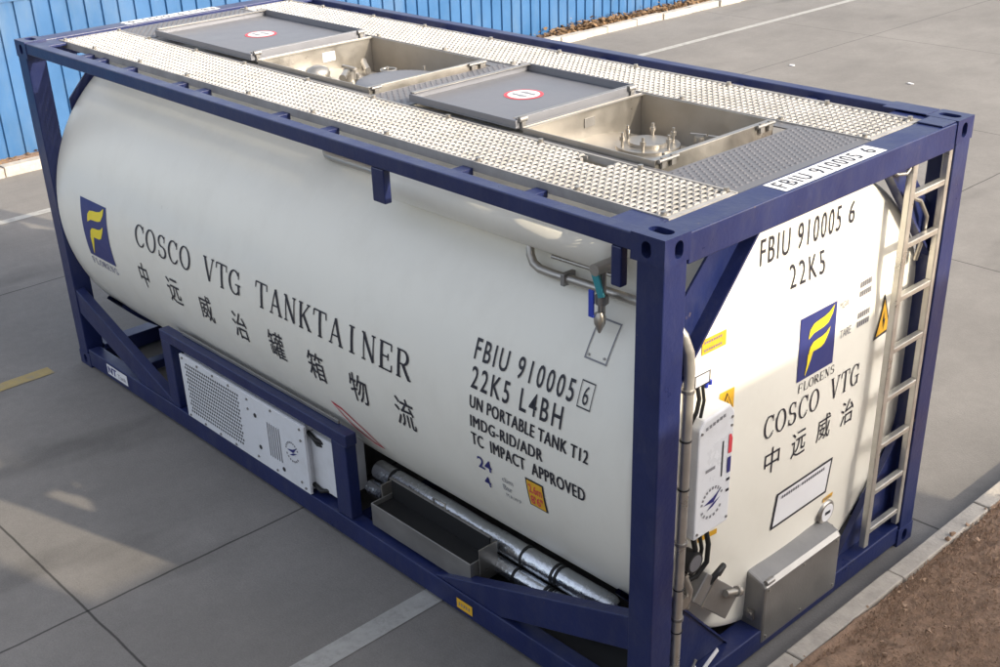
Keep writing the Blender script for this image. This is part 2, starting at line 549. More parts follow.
# buildings on the sunny side (added out of view, sized to shade the tank end and near ground)
def building(label, x0, x1, y0, y1, h, rows):
    b = thing('building', label, 'building', (x0, (y0 + y1) / 2, 0))
    q = MB(); q.box(x0, x1, y0, y1, 0, h); q.build('wall', WALLM, b)
    q = MB(); q.box(x0 - .03, x1 + .03, y0 - .03, y1 + .03, h + .002, h + .05); q.build('roof', STONE, b)
    for r in range(rows):
        y = y0 + .8
        while y < y1 - 1.6:
            q = MB(); q.box(x0 - .03, x0 - .004, y, y + 1.2, .95 + 3 * r, 2.35 + 3 * r); f = q.build('window', PALE, b)
            q = MB(); q.box(x0 - .04, x0 - .031, y + .06, y + 1.14, 1.01 + 3 * r, 2.29 + 3 * r); q.build('pane', GLASS, f)
            y += 2.4
building('low grey flat roofed building added out of view to shade the tank end', 12.4, 18, 1.45, 4.9, 5.25, 1)
building('tall grey flat roofed building added out of view to shade the near ground', 12.4, 18, -9, 1.40, 9.2, 3)

# ================================================================= TANK CONTAINER
root = thing('tank_container', 'white cylindrical tank in a navy blue steel frame parked on the concrete yard', 'tank container', (3.029, 1.219, 0))

# ---- corner castings
def boolean_cut(me, cutters):
    o = bpy.data.objects.new('t', me); col.objects.link(o)
    tmp = []
    for cme in cutters:
        c = bpy.data.objects.new('c', cme); col.objects.link(c); tmp.append(c)
        b = o.modifiers.new('b', 'BOOLEAN'); b.object = c; b.operation = 'DIFFERENCE'; b.solver = 'EXACT'
    dg = bpy.context.evaluated_depsgraph_get()
    r = bpy.data.meshes.new_from_object(o.evaluated_get(dg))
    for c in tmp + [o]: bpy.data.objects.remove(c)
    return r
def stadium(w, h, n=8):
    """outline of width w, height h with round ends along the longer side"""
    if w >= h: r, d = h / 2, (w - h) / 2; return [(d + r * math.cos(R(a)), r * math.sin(R(a))) for a in range(-90, 91, 180 // n)] + [(-d + r * math.cos(R(a)), r * math.sin(R(a))) for a in range(90, 271, 180 // n)]
    return [(y, x) for x, y in stadium(h, w, n)][::-1]
def mesh_of(mb):
    me = bpy.data.meshes.new('m'); me.from_pydata(mb.v, [], mb.f)
    bm = bmesh.new(); bm.from_mesh(me); bmesh.ops.recalc_face_normals(bm, faces=bm.faces); bm.to_mesh(me); bm.free()
    return me
cx, cy, cz = .178, .162, .118
body = mesh_of(MB().box(0, cx, 0, cy, -cz, 0))
c1 = mesh_of(MB().prism(stadium(.118, .060), lambda u, v: (u + .09, v + .085, .02), lambda u, v: (u + .09, v + .085, -.05)))
c2 = mesh_of(MB().prism(stadium(.050, .072), lambda u, v: (u + .095, -.02, v - .060), lambda u, v: (u + .095, .05, v - .060)))
c3 = mesh_of(MB().prism(stadium(.052, .078), lambda u, v: (-.02, u + .088, v - .060), lambda u, v: (.05, u + .088, v - .060)))
cast_me = boolean_cut(body, [c1, c2, c3])
cast_me.materials.clear(); cast_me.materials.append(NAVY)
for x, sx in ((0, 1), (L, -1)):
    for y, sy in ((0, 1), (W, -1)):
        for z, sz in ((H, 1), (0, -1)):
            o = link(cast_me, 'corner_casting', root, .008)
            o.location = Vector((x, y, z)) - root.location
            o.scale = (sx, sy, sz)

def part(name, fn, material=NAVY, bevel=.006, parent=None):
    q = MB(); fn(q)
    return q.build(name, material, parent or root, bevel)
def fx(x): return L - x
# posts
for x0, x1 in ((.004, .148), (L - .148, L - .004)):
    for y0, y1 in ((.004, .148), (W - .148, W - .004)):
        part('corner_post', lambda q: q.box(x0, x1, y0, y1, .112, H - .112))
# side rails
for y0, y1 in ((.004, .082), (W - .082, W - .004)):
    part('top_rail', lambda q: q.box(.175, L - .175, y0, y1, 2.505, 2.584))
    part('bottom_rail', lambda q: q.box(.175, L - .175, y0, y1 + .02 if y0 < 1 else y1, .022, .165))
for x0, x1 in ((.006, .158), (L - .158, L - .006)):
    part('end_top_rail', lambda q: q.box(x0, x1, .158, W - .158, 2.445, 2.583))
    part('end_bottom_rail', lambda q: q.box(x0 + .01, x1 - .004, .158, W - .158, .022, .150))
# corner plates on top, step plates near the right casting
for x0, x1 in ((.17, .37), (L - .37, L - .17)):
    for y0, y1 in ((.086, .232), (W - .232, W - .086)):
        part('corner_plate', lambda q: q.box(x0, x1, y0, y1, 2.560, 2.578), bevel=.003)
part('step_plate', lambda q: q.box(L - .155, L - .012, W - .30, W - .168, 2.585, 2.592), bevel=.003)
part('step_plate', lambda q: q.box(L - .44, L - .185, W - .15, W - .012, 2.586, 2.592), bevel=.003)
# gussets of the end frames
for x_, s in ((L, -1), (0, 1)):
    def X_(d): return x_ + s * d
    for m_ in (0, 1):
        sh = 0 if s < 0 else .13
        def Y_(y): return W - y - sh if m_ else y + sh
        # upper diagonal: plate with a flange standing on its inner edge
        P = [(.148, 2.30), (.148, 1.865), (.666, 2.443), (.44, 2.443), (.30, 2.443)]
        poly = [(.148, 2.125), (.148, 1.865), (.666, 2.442), (.46, 2.442)]
        part('gusset', lambda q: q.prism(poly, lambda u, v: (X_(.110), Y_(u), v), lambda u, v: (X_(.098), Y_(u), v)), bevel=0)
        d = Vector((.666 - .148, 2.442 - 1.865)).normalized(); n = Vector((-d.y, d.x))
        fl = [(.148, 1.865), (.666, 2.442), (.666 + .012, 2.442 - .004), (.148 + .004, 1.865 - .014)]
        part('gusset_flange', lambda q: q.prism(fl, lambda u, v: (X_(.055 if m_ else .030), Y_(u), v), lambda u, v: (X_(.112), Y_(u), v)), bevel=0)
        if s > 0: continue
        # lower corner: solid plate
        low = [(.148, .80), (.40, .50), (.72, .155), (.148, .155)]
        part('gusset', lambda q: q.prism(low, lambda u, v: (X_(.088), Y_(u), v), lambda u, v: (X_(.100), Y_(u), v)), bevel=0)
        part('gusset_flange', lambda q: q.prism([(.148, .80), (.72, .155), (.712, .150), (.145, .785)], lambda u, v: (X_(.075), Y_(u), v), lambda u, v: (X_(.112), Y_(u), v)), bevel=0)
# side braces
for m_ in (0, 1):
    def Y_(y): return W - y if m_ else y
    for f in (lambda x: x, fx):
        part('side_brace', lambda q: q.prism([(f(.148), .475), (f(.148), .675), (f(1.60), .167), (f(1.05), .167)],
                                            lambda u, v: (u, Y_(.012), v), lambda u, v: (u, Y_(.085), v)))
    part('upper_rail', lambda q: q.box(1.49, 3.70, min(Y_(.01), Y_(.09)), max(Y_(.01), Y_(.09)), .685, .765))
    for x0, x1 in ((1.485, 1.615), (3.535, 3.68)):
        part('upright', lambda q: q.box(x0, x1, min(Y_(.014), Y_(.095)), max(Y_(.014), Y_(.095)), .167, .684))
    for x0 in (4.17, 5.77):
        part('hanger', lambda q: q.box(x0, x0 + (.10 if x0 < 5 else .055), min(Y_(.006), Y_(.05)), max(Y_(.006), Y_(.05)), 2.325, 2.503))
# rusty light edge above the upper rail: drip strip of the cladding
part('drip_strip', lambda q: q.box(1.72, 3.55, .07, .082, .768, .790), STEELD, .002)
# cross members under the tank
for x0 in (.55, 1.5, 3.55, 5.4):
    part('cross_member', lambda q: q.box(x0, x0 + .1, .11, W - .11, .03, .10))
# rail brackets carrying the walkway
for y0, y1 in ((.083, .226), (W - .226, W - .083)):
    for x0 in (.72, .93, 1.33, 1.98, 2.25, 3.09, 3.55, 4.62, 5.12):
        part('walkway_bracket', lambda q: q.box(x0, x0 + .07, y0, y1, 2.515, 2.55), bevel=.002)

# ---- tank shell
YC, ZC, RT = 1.219, 1.30, 1.212
def dome(r):
    pts = [(0, 5.966), (.4, 5.961), (.74, 5.950), (.80, 5.945), (.85, 5.936), (1.15, 5.930), (1.185, 5.922), (1.204, 5.903), (1.212, 5.87)]
    for (a, b), (c, d) in zip(pts, pts[1:]):
        if r <= c: return b + (d - b) * (r - a) / (c - a)
    return 5.87
holes = ((2.03, 3.24), (4.48, 5.40))
HY0, HY1 = .735, 1.665
ts = MB()
xs = sorted(set([.16 + (5.87 - .16) * i / 40 for i in range(41)] + [h for p in holes for h in p]))
ah = math.degrees(math.asin((HY1 - HY0) / 2 / RT))
ang = sorted(set([-180 + 2.5 * i for i in range(144)] + [-ah, ah]))           # measured from the top, towards +y
ang.append(180.0)
def pt(x, a, r): return (x, YC + r * math.sin(R(a)), ZC + r * math.cos(R(a)))
prof = [(0, .09), (.4, .092), (.8, .10), (1.15, .110), (1.185, .116), (1.204, .132), (1.212, .16)]
prof2 = [(1.212, 5.87), (1.204, 5.903), (1.185, 5.922), (1.15, 5.930), (.85, 5.936), (.80, 5.945), (.74, 5.950), (.4, 5.961), (0.001, 5.966)]
rings = [(x, max(r, .001)) for r, x in prof] + [(x, RT) for x in xs[1:-1]] + [(x, r) for r, x in prof2]
na = len(ang)
vs = [pt(x, a, r) for x, r in rings for a in ang]
fs = []
for i in range(len(rings) - 1):
    for k in range(na - 1):
        if rings[i][1] == RT and rings[i + 1][1] == RT:
            xm = (rings[i][0] + rings[i + 1][0]) / 2; am = (ang[k] + ang[k + 1]) / 2
            if abs(am) < ah and any(a < xm < b for a, b in holes): continue
        fs.append((i * na + k, (i + 1) * na + k, (i + 1) * na + k + 1, i * na + k + 1))
ts.add(vs, fs, True)
shell = ts.build('tank_shell', WHITE, root)
bm = bmesh.new(); bm.from_mesh(shell.data); bmesh.ops.remove_doubles(bm, verts=bm.verts, dist=.0005)
bmesh.ops.recalc_face_normals(bm, faces=bm.faces); bm.to_mesh(shell.data); bm.free()
# saddles: dark bands around the lower half near each end
for x0, x1 in ((.17, .42), (5.62, 5.80)):
    q = MB()
    A = [128 + 4 * i for i in range(27)]
    ro = RT + .030
    v1 = [pt(x, a, r) for x, r in ((x0, RT + .002), (x1, RT + .002), (x1, ro), (x0, ro)) for a in A]
    n = len(A)
    f1 = [(j * n + k, j * n + k + 1, ((j + 1) % 4) * n + k + 1, ((j + 1) % 4) * n + k) for j in range(4) for k in range(n - 1)]
    q.add(v1, f1); q.build('saddle_band', NAVY, root)

# steel drip seam along the lower flank where the cladding overlaps
def side(u, v, off=.004):
    """u = x, v = angle in degrees above the horizontal, on the near flank"""
    r = RT + off
    return Vector((u, YC - r * math.cos(R(v)), ZC + r * math.sin(R(v))))
DEG = 1 / (RT * math.pi / 180)      # metres -> degrees on the flank
def side_m(off=.004):
    return lambda u, v: side(u, v * DEG, off)
def front(off=.003):
    return lambda u, v: Vector((dome(math.hypot(u - YC, v - ZC)) + off, u, v))
S = 1 / DEG
def side_text(body, x0, x1, a0, a1, material=INK, spacing=1.0, bold=0.0, strike=0.0):
    bm = fit(text_bm(body, spacing, bold), x0, x1 - strike, a0 * S, a1 * S)
    if strike:                       # heavier strokes: the line struck twice, slightly apart
        d = bmesh.ops.duplicate(bm, geom=bm.verts[:] + bm.edges[:] + bm.faces[:])
        for v in d['geom']:
            if isinstance(v, bmesh.types.BMVert): v.co.x += strike
    place(bm, side_m(), 'lettering', material, shell)
def front_text(body, y0, y1, z0, z1, material=INK, spacing=1.0, bold=0.0):
    bm = fit(text_bm(body, spacing, bold), y0, y1, z0, z1)
    place(bm, front(), 'lettering', material, shell)

# big line: serif, one cell per letter
def two_line(bm_maker):
    pass
place(serif_bm('COSCO VTG TANKTAINER', .1505, 7.6 * S, 1.372, 3.2 * S), side_m(), 'lettering', INK, shell)
for i, ch in enumerate('中远威治罐箱物流'):
    x = 1.405 + i * .4115
    side_text(ch, x - .060 if ch == '中' else x - .078, x + .060 if ch == '中' else x + .085, -11.9, -2.7, bold=.002)
side_text('FBIU 910005', 4.83, 5.50, 16.6, 21.9, spacing=1.3, bold=.008)
side_text('6', 5.555, 5.588, 17.3, 21.6)
fr = []
for (a, b, c, d) in ((5.530, 5.534, 16.4, 22.6), (5.609, 5.613, 16.4, 22.6), (5.534, 5.609, 16.4, 16.7), (5.534, 5.609, 22.3, 22.6)):
    fr.append([(a, c * S), (b, c * S), (b, d * S), (a, d * S)])
place(flat_mesh(fr), side_m(), 'lettering', INK, shell)
side_text('22K5 L4BH', 4.835, 5.46, 9.6, 15.1, spacing=1.3, bold=.008)
side_text('UN PORTABLE TANK T12', 4.835, 5.645, 4.6, 7.8, spacing=1.1, strike=.0045)
side_text('IMDG-RID/ADR', 4.840, 5.355, -.4, 2.7, spacing=1.1, strike=.0045)
side_text('TC  IMPACT  APPROVED', 4.840, 5.63, -5.3, -1.9, spacing=1.1, strike=.0045)
side_text('24', 4.862, 4.965, -12.0, -8.4, INKB, bold=.012)
side_text('4', 4.878, 4.925, -17.8, -14.2, INKB, bold=.012)
side_text('cbm', 5.035, 5.115, -12.6, -11.0, SILINK)
side_text('Bar', 5.030, 5.095, -15.4, -13.6, SILINK)
side_text('M.A.W.P', 5.035, 5.145, -17.8, -16.5, SILINK)
def sheet(pts, f, name, material, parent, cuts=.03):
    return place(flat_mesh([pts]), f, name, material, parent, cuts)
def rect(x0, x1, y0, y1): return [(x0, y0), (x1, y0), (x1, y1), (x0, y1)]
# height sign
sheet(rect(5.220, 5.345, -15.6 * S, -7.2 * S), side_m(.003), 'height_sign', INK, shell)
sheet(rect(5.229, 5.336, -15.2 * S, -7.6 * S), side_m(.0045), 'height_sign', ORANGE, shell)
bm = fit(text_bm('2.6m', 1, .02), 5.238, 5.328, -11.1 * S, -8.5 * S); place(bm, side_m(.006), 'lettering', RED, shell)
bm = fit(text_bm('8\'6"', 1, .02), 5.240, 5.325, -14.6 * S, -11.8 * S); place(bm, side_m(.006), 'lettering', RED, shell)

# emblem: blue panel with a yellow flame-like letter
def emblem(x0, x1, y0, y1, f0, f1):
    w, h = x1 - x0, y1 - y0
    sheet(rect(x0, x1, y0, y1), f0, 'emblem_panel', LOGOB, shell)
    def P(pts): return [(x0 + a * w, y0 + b * h) for a, b in pts]
    def ribbon(top, bot):
        n = len(top)
        return [P([top[i], bot[i], bot[i + 1], top[i + 1]]) for i in range(n - 1)]
    ps = []
    t1 = [(.24, .66), (.27, .76), (.36, .83), (.50, .85), (.64, .86), (.78, .89), (.92, .97)]
    b1 = [(.24, .62), (.28, .64), (.37, .68), (.50, .69), (.64, .70), (.77, .73), (.88, .85)]
    t2 = [(.27, .40), (.30, .48), (.38, .54), (.50, .555), (.62, .56), (.73, .585), (.84, .65)]
    b2 = [(.27, .36), (.31, .37), (.40, .385), (.50, .385), (.60, .39), (.69, .42), (.80, .56)]
    ps += ribbon(t1, b1) + ribbon(t2, b2)
    l = [(.26, .64), (.245, .50), (.245, .35), (.235, .22), (.20, .07)]
    r = [(.31, .64), (.30, .50), (.40, .40), (.335, .25), (.20, .05)]
    l = [(.24, .64), (.24, .50), (.25, .38), (.24, .22), (.20, .07)]
    r = [(.29, .66), (.28, .52), (.40, .40), (.33, .25), (.21, .05)]
    ps += ribbon(r[2:], l[2:])
    place(flat_mesh(ps), f1, 'emblem_letter', YEL, shell)
emblem(.555, .955, -10.2 * S, 11.0 * S, side_m(.003), side_m(.005))
place(serif_bm('FLORENS', .0585, 2.6 * S, .54, -13.9 * S), side_m(), 'lettering', INKB, shell)
emblem(1.165, 1.480, 1.497, 1.838, front(.003), front(.005))
place(serif_bm('FLORENS', .0475, .050, 1.180, 1.430), front(), 'lettering', INK, shell)

# end face writing
front_text('FBIU 910005', .825, 1.470, 2.205, 2.335, spacing=1.25)
front_text('6', 1.540, 1.592, 2.215, 2.330)
front_text('22K5', 1.060, 1.345, 2.025, 2.145, spacing=1.3)
place(serif_bm('COSCO VTG', .0955, .128, .915, 1.268), front(), 'lettering', INK, shell)
for i, ch in enumerate('中远威治'):
    y = 1.010 + i * .2275
    front_text(ch, y - .062, y + .062, 1.050, 1.200, bold=.0)
front_text('MGW', 1.510, 1.595, 1.775, 1.815, SILINK)
front_text('TARE', 1.530, 1.635, 1.610, 1.655, SILINK)
for k, z in enumerate((1.835, 1.785, 1.665, 1.615)):
    # small rows too fine to read
    ps = [rect(1.695 + .02 * j, 1.695 + .02 * j + .013, z, z + .032) for j in range(6)]
    place(flat_mesh(ps), front(), 'small_print', SILINK, shell)
# black outlined plate
def outline(pts_o, pts_i):
    n = len(pts_o)
    return [[pts_o[i], pts_o[(i + 1) % n], pts_i[(i + 1) % n], pts_i[i]] for i in range(n)]
po = [(1.060, .668), (1.575, .668), (1.600, .885), (1.085, .885)]
pi = [(1.078, .682), (1.563, .682), (1.585, .871), (1.100, .871)]
place(flat_mesh(outline(po, pi)), front(.004), 'plate_border', INK, shell)
sheet(pi, front(.003), 'notice_plate', PALE, shell)
ps = [rect(1.13 + .02 * j, 1.142 + .02 * j, .838, .856) for j in range(20) if j != 8]
place(flat_mesh(ps), front(.006), 'small_print', SILINK, shell)
# stickers on the end face
def sticker(y0, y1, z0, z1, material=ORANGE, marks=2):
    sheet(rect(y0, y1, z0, z1), front(.004), 'sticker', material, shell)
    for k in range(marks):
        z = z0 + (z1 - z0) * (k + .35) / marks
        place(flat_mesh([rect(y0 + .015 + .016 * j, y0 + .025 + .016 * j, z, z + .012) for j in range(int((y1 - y0 - .03) / .016))]), front(.006), 'small_print', SILINK, shell)
sticker(.430, .600, 1.900, 1.975)
sticker(.470, .600, .880, .910, marks=0)
sticker(1.560, 1.660, .600, .632, marks=1)
def warn(y0, y1, z0, z1):
    sheet([(y0, z0), (y1, z0), ((y0 + y1) / 2, z1)], front(.004), 'warning_sign', INK, shell)
    m_ = .16
    c = ((y0 + y1) / 2, z0 + (z1 - z0) / 3)
    tri = [(c[0] + (a - c[0]) * .80, c[1] + (b - c[1]) * .80) for a, b in ((y0, z0), (y1, z0), ((y0 + y1) / 2, z1))]
    sheet(tri, front(.006), 'warning_sign', ORANGE, shell)
    h = z1 - z0; x = (y0 + y1) / 2
    place(flat_mesh([[(x + .01 * h, z0 + .62 * h), (x - .08 * h, z0 + .36 * h), (x - .01 * h, z0 + .36 * h)], [(x - .03 * h, z0 + .40 * h), (x + .06 * h, z0 + .40 * h), (x - .03 * h, z0 + .14 * h)]]), front(.008), 'sign_mark', INK, shell)
warn(1.880, 2.075, 1.475, 1.715)
sheet(rect(.560, .665, 1.560, 1.665), front(.003), 'sticker', ORANGE, shell)
warn(.570, .655, 1.570, 1.655)
# red triangle outline low on the flank
po = [(3.50, -18.5 * S), (3.60, -19.5 * S), (3.76, -25 * S), (3.86, -31 * S), (3.76, -31 * S), (3.62, -26.5 * S)]
pi = [(3.525, -19.6 * S), (3.60, -20.4 * S), (3.745, -25.3 * S), (3.83, -30.1 * S), (3.765, -30.1 * S), (3.635, -25.9 * S)]
place(flat_mesh(outline(po, pi)), side_m(), 'warning_triangle', RED, shell)
# clear placard holder on the flank
place(flat_mesh(outline(rect(5.50, 5.635, 27.0 * S, 36.5 * S), rect(5.507, 5.628, 27.4 * S, 36.1 * S))), side_m(.004), 'placard_holder', SILINK, shell)
q = MB()
for x, a in ((5.52, 28), (5.612, 28.3), (5.52, 35.3)):
    p = side(x, a, 0); n = (p - Vector((x, YC, ZC))).normalized(); q.cyl(p, p + n * .008, .006, 10)
q.build('rivet', STEELD, shell)

# ---- walkway deck
ZG = 2.585
def grating(name, x0, x1, y0, y1, px=.0385, py=.0475, bx=.0150, cut=None):
    q = MB()
    z0, z1 = ZG - .038, ZG
    fw = .028
    q.box(x0, x1, y0, y0 + .012, z0, z1 - .004); q.box(x0, x1, y1 - .012, y1, z0, z1 - .004)
    q.box(x0, x0 + fw, y0 + .0125, y1 - .0125, z0, z1 - .006); q.box(x1 - fw, x1, y0 + .0125, y1 - .0125, z0, z1 - .006)
    n = int(round((y1 - y0 - .03) / py)); py = (y1 - y0 - .03) / n
    def inside(x, y): return cut and cut[0] < x < cut[1] and cut[2] < y < cut[3]
    for j in range(n + 1):
        y = y0 + .015 + j * py
        w = .010
        segs = [(x0 + fw, x1 - fw)]
        if cut and cut[2] < y < cut[3]: segs = [(x0 + fw, cut[0]), (cut[1], x1 - fw)]
        for a, b in segs:
            q.box(a, b, max(y - w, y0 + .0125), min(y + w, y1 - .0125), z1 - .030, z1 - .013)
    m_ = int((x1 - x0 - 2 * fw) / px); px = (x1 - x0 - 2 * fw) / m_
    for i in range(m_):
        x = x0 + fw + (i + .5) * px
        for j in range(n):
            y = y0 + .015 + (j + .5) * py
            if inside(x, y): continue
            a = py * .5 - .002
            h = .0055
            # serrated tooth: raised, open-topped blade
            q.add([(x - bx / 2, y - a, z1 - .012), (x + bx / 2, y - a, z1 - .012), (x + bx / 2, y + a, z1 - .012), (x - bx / 2, y + a, z1 - .012),
                   (x - bx / 2 + .002, y - a + .009, z1 + h - .008), (x + bx / 2 - .002, y - a + .009, z1 + h - .008), (x + bx / 2 - .002, y + a - .009, z1 + h - .008), (x - bx / 2 + .002, y + a - .009, z1 + h - .008)],
                  [(4, 5, 6, 7), (0, 1, 5, 4), (1, 2, 6, 5), (2, 3, 7, 6), (3, 0, 4, 7)])
    return q.build(name, ALU, root, recalc=False)
grating('walkway_grating', .24, 5.888, .232, .690, cut=(5.02, 5.22, .60, .70))
grating('walkway_grating', .24, 5.888, 1.748, W - .232)
# side channels of the walkway
for y in (.229, W - .229):
    part('walkway_channel', lambda q: q.box(.24, 5.888, y - .0025, y + .0025, 2.535, 2.583), ALU, 0)
# centre deck of raised-button plate
def plate(x0, x1, y0, y1, name='tread_plate', margin=.03):
    q = MB(); q.box(x0, x1, y0, y1, 2.570, 2.576)
    px, py = .030, .042
    k = 0
    x = x0 + margin
    while x < x1 - margin:
        y = y0 + margin + (py / 2 if k % 2 else 0)
        while y < y1 - margin:
            a, b, h = .009, .010, .006
            q.add([(x - a, y - b, 2.576), (x + a, y - b, 2.576), (x + a, y + b, 2.576), (x - a, y + b, 2.576), (x, y, 2.576 + h)], [(0, 1, 4), (1, 2, 4), (2, 3, 4), (3, 0, 4)])
            y += py
        x += px; k += 1
    return q.build(name, ALUD, root, recalc=False)
plate(5.47, 5.890, .694, 1.744)
plate(3.27, 3.62, .694, 1.744)
plate(.24, .70, .694, 1.744)
for y0, y1 in ((.694, HY0 - .003), (HY1 + .003, 1.744)):
    part('deck_strip', lambda q: q.box(.705, 3.265, y0, y1, 2.568, 2.574), ALUD, 0)
    part('deck_strip', lambda q: q.box(3.625, 5.465, y0, y1, 2.568, 2.574), ALUD, 0)

# ---- hatch boxes and lids
RS = 1.150                              # bare vessel seen at the bottom of the boxes
def hatch(x0, x1, y0, y1):
    t = .006
    zt, zb = 2.606, 2.33
    b = part('spill_box', lambda q: (q.box(x0, x0 + t, y0, y1, zb, zt), q.box(x1 - t, x1, y0, y1, zb, zt),
                                    q.box(x0 + t, x1 - t, y0, y0 + t, zb, zt - .002), q.box(x0 + t, x1 - t, y1 - t, y1, zb, zt - .002)), STEEL, .0015)
    # folded rim
    part('rim', lambda q: q.box(x0 + t, x0 + .025, y0 + t, y1 - t, zt - .01, zt - .004), STEEL, 0, b)
    part('rim', lambda q: q.box(x1 - .032, x1 - t, y0 + t, y1 - t, zt - .008, zt - .002), STEEL, 0, b)
    q = MB()
    n = 24; a0 = math.degrees(math.asin((HY1 - HY0) / 2 / RS))
    A = [-a0 + 2 * a0 * i / n for i in range(n + 1)]
    q.add([pt(x, a, RS) for x in (x0, x1) for a in A], [(i, i + 1, n + 2 + i, n + 1 + i) for i in range(n)], True)
    q.build('vessel_top', STEEL, b)
    return b
def lid(x0, x1, y0, y1):
    z0 = 2.588
    h = .055; t = .012
    b = part('hatch_lid', lambda q: (q.box(x0, x1, y0, y1, z0, z0 + .010),
             q.box(x0, x1, y0, y0 + t, z0 + .0102, z0 + h - .012), q.box(x0, x1, y1 - t, y1, z0 + .0102, z0 + h),
             q.box(x0, x0 + t, y0 + t, y1 - t, z0 + .0102, z0 + h), q.box(x1 - t, x1, y0 + t, y1 - t, z0 + .0102, z0 + h)), LIDM, .002)
    # turned-in lips at the two ends
    part('lip', lambda q: q.box(x0 + t, x0 + .036, y0 + t, y1 - t, z0 + h - .006, z0 + h - .001), STEEL, 0, b)
    part('lip', lambda q: q.box(x1 - .030, x1 - t, y0 + t, y1 - t, z0 + h - .006, z0 + h - .001), STEEL, 0, b)
    # supports under the far edge, hinge ears
    for x, y in ((x1 + .004, y0 + .02), (x1 + .004, y1 - .07), (x0 - .010, y1 - .06)):
        part('hinge', lambda q: (q.cyl((x, y, z0 + .045), (x, y + .05, z0 + .045), .016, 12), q.box(x - .012, x + .012, y + .012, y + .038, z0 - .012, z0 + .04)), STEELD, 0, b)
    # round foot sign
    c = ((x0 + x1) / 2 - .02, (y0 + y1) / 2 + .03)
    zt = z0 + .0108
    def F(off): return lambda u, v: Vector((c[0] + u, c[1] + v, zt + off))
    r = .112
    place(flat_mesh([[(r * math.cos(R(a)), r * math.sin(R(a))) for a in range(0, 360, 10)]]), F(.001), 'foot_sign', RED, b, 1)
    r2 = .092
    place(flat_mesh([[(r2 * math.cos(R(a)), r2 * math.sin(R(a))) for a in range(0, 360, 10)]]), F(.002), 'foot_sign', PALE, b, 1)
    foot = [(-.055, .012), (-.02, .028), (.01, .020), (.03, .024), (.06, .016), (.06, -.004), (.02, -.002), (-.02, -.006), (-.055, -.004)]
    place(flat_mesh([[(u + .004, v + .022) for u, v in foot], [(-u - .004, -v - .022) for u, v in foot]]), F(.003), 'sign_mark', SILINK, b, 1)
    return b
hatch(2.05, 3.22, HY0 + .004, HY1 - .004)
hatch(4.50, 5.38, HY0 + .004, HY1 - .004)
lid(.74, 1.99, .730, 1.660)
lid(3.60, 4.46, .730, 1.660)
# fittings inside
def stud(q, x, y, z, h, r=.008): q.cyl((x, y, z), (x, y, z + h), r, 8); q.cyl((x, y, z + h * .45), (x, y, z + h * .72), r * 1.9, 6)
zt = ZC + RS
part('flange', lambda q: (q.cyl((4.86, 1.30, zt - .03), (4.86, 1.30, zt + .012), .17, 36), q.cyl((4.86, 1.30, zt + .012), (4.86, 1.30, zt + .03), .10, 30)), STEEL, 0)
for a in range(0, 360, 60):
    part('stud_bolt', lambda q: stud(q, 4.86 + .14 * math.cos(R(a)), 1.30 + .14 * math.sin(R(a)), zt + .01, .075), STEEL, 0)
for a in range(20, 380, 90):
    part('stud_bolt', lambda q: stud(q, 5.20 + .07 * math.cos(R(a)), 1.12 + .07 * math.sin(R(a)), zt - .02, .085), STEEL, 0)
part('flange', lambda q: (q.cyl((5.20, 1.12, zt - .04), (5.20, 1.12, zt + .004), .095, 28), ), STEELD, 0)
part('data_plate', lambda q: q.box(4.506, 4.512, 1.19, 1.27, 2.505, 2.555), STEELD, 0)
part('manlid', lambda q: (q.tube([(2.86, 1.26, zt - .04), (2.86, 1.26, zt + .035), (2.86, 1.26, zt + .05), (2.86, 1.26, zt + .055)], [.29, .29, .275, .20], 48), ), LIDM, 0)
for a in range(22, 382, 45):
    part('swing_bolt', lambda q: stud(q, 2.86 + .315 * math.cos(R(a)), 1.26 + .315 * math.sin(R(a)), zt - .05, .12, .010), STEEL, 0)
part('relief_valve', lambda q: (q.cyl((2.30, 1.02, zt - .06), (2.30, 1.02, zt + .03), .085, 24), q.tube([(2.30, 1.02, zt + .03), (2.30, 1.02, zt + .055), (2.30, 1.02, zt + .085), (2.30, 1.02, zt + .10)], [.075, .085, .07, .03], 24)), STEEL, 0)
part('airline_valve', lambda q: (q.cyl((2.43, 1.18, zt - .05), (2.43, 1.18, zt + .07), .04, 18), q.tube([(2.43, 1.18, zt + .05), (2.47, 1.12, zt + .06), (2.53, 1.05, zt + .05)], .022, 12), q.box(2.36, 2.50, 1.17, 1.19, zt + .072, zt + .088)), STEEL, 0)
part('lift_ring', lambda q: q.tube([(2.56 + .05 * math.cos(R(a)), 1.40 + .05 * math.sin(R(a)), zt + .045) for a in range(0, 361, 20)], .008, 8), STEEL, 0)
for x, y, hh in ((5.10, 1.42, .07), (5.26, 1.36, .10), (5.30, 1.02, .06)):
    fv = part('vent_valve', lambda q: q.tube([(x, y, zt - .05), (x, y, zt + hh * .5), (x, y, zt + hh * .55), (x, y, zt + hh)], [.018, .018, .030, .024], 14), STEEL, 0)
    part('lever', lambda q: q.bar((x - .05, y - .01, zt + hh + .008), (x + .03, y + .02, zt + hh + .008), .014, .008), STEELD, .001, fv)
part('vapour_pipe', lambda q: q.tube([(2.16, 1.50, zt - .08), (2.16, 1.50, zt), (2.19, 1.48, zt + .035), (2.24, 1.44, zt + .04), (2.42, 1.34, zt + .03)], .020, 12), STEEL, 0)
part('warning_plate', lambda q: q.box(2.056, 2.060, 1.24, 1.34, 2.50, 2.56), PALE, 0)
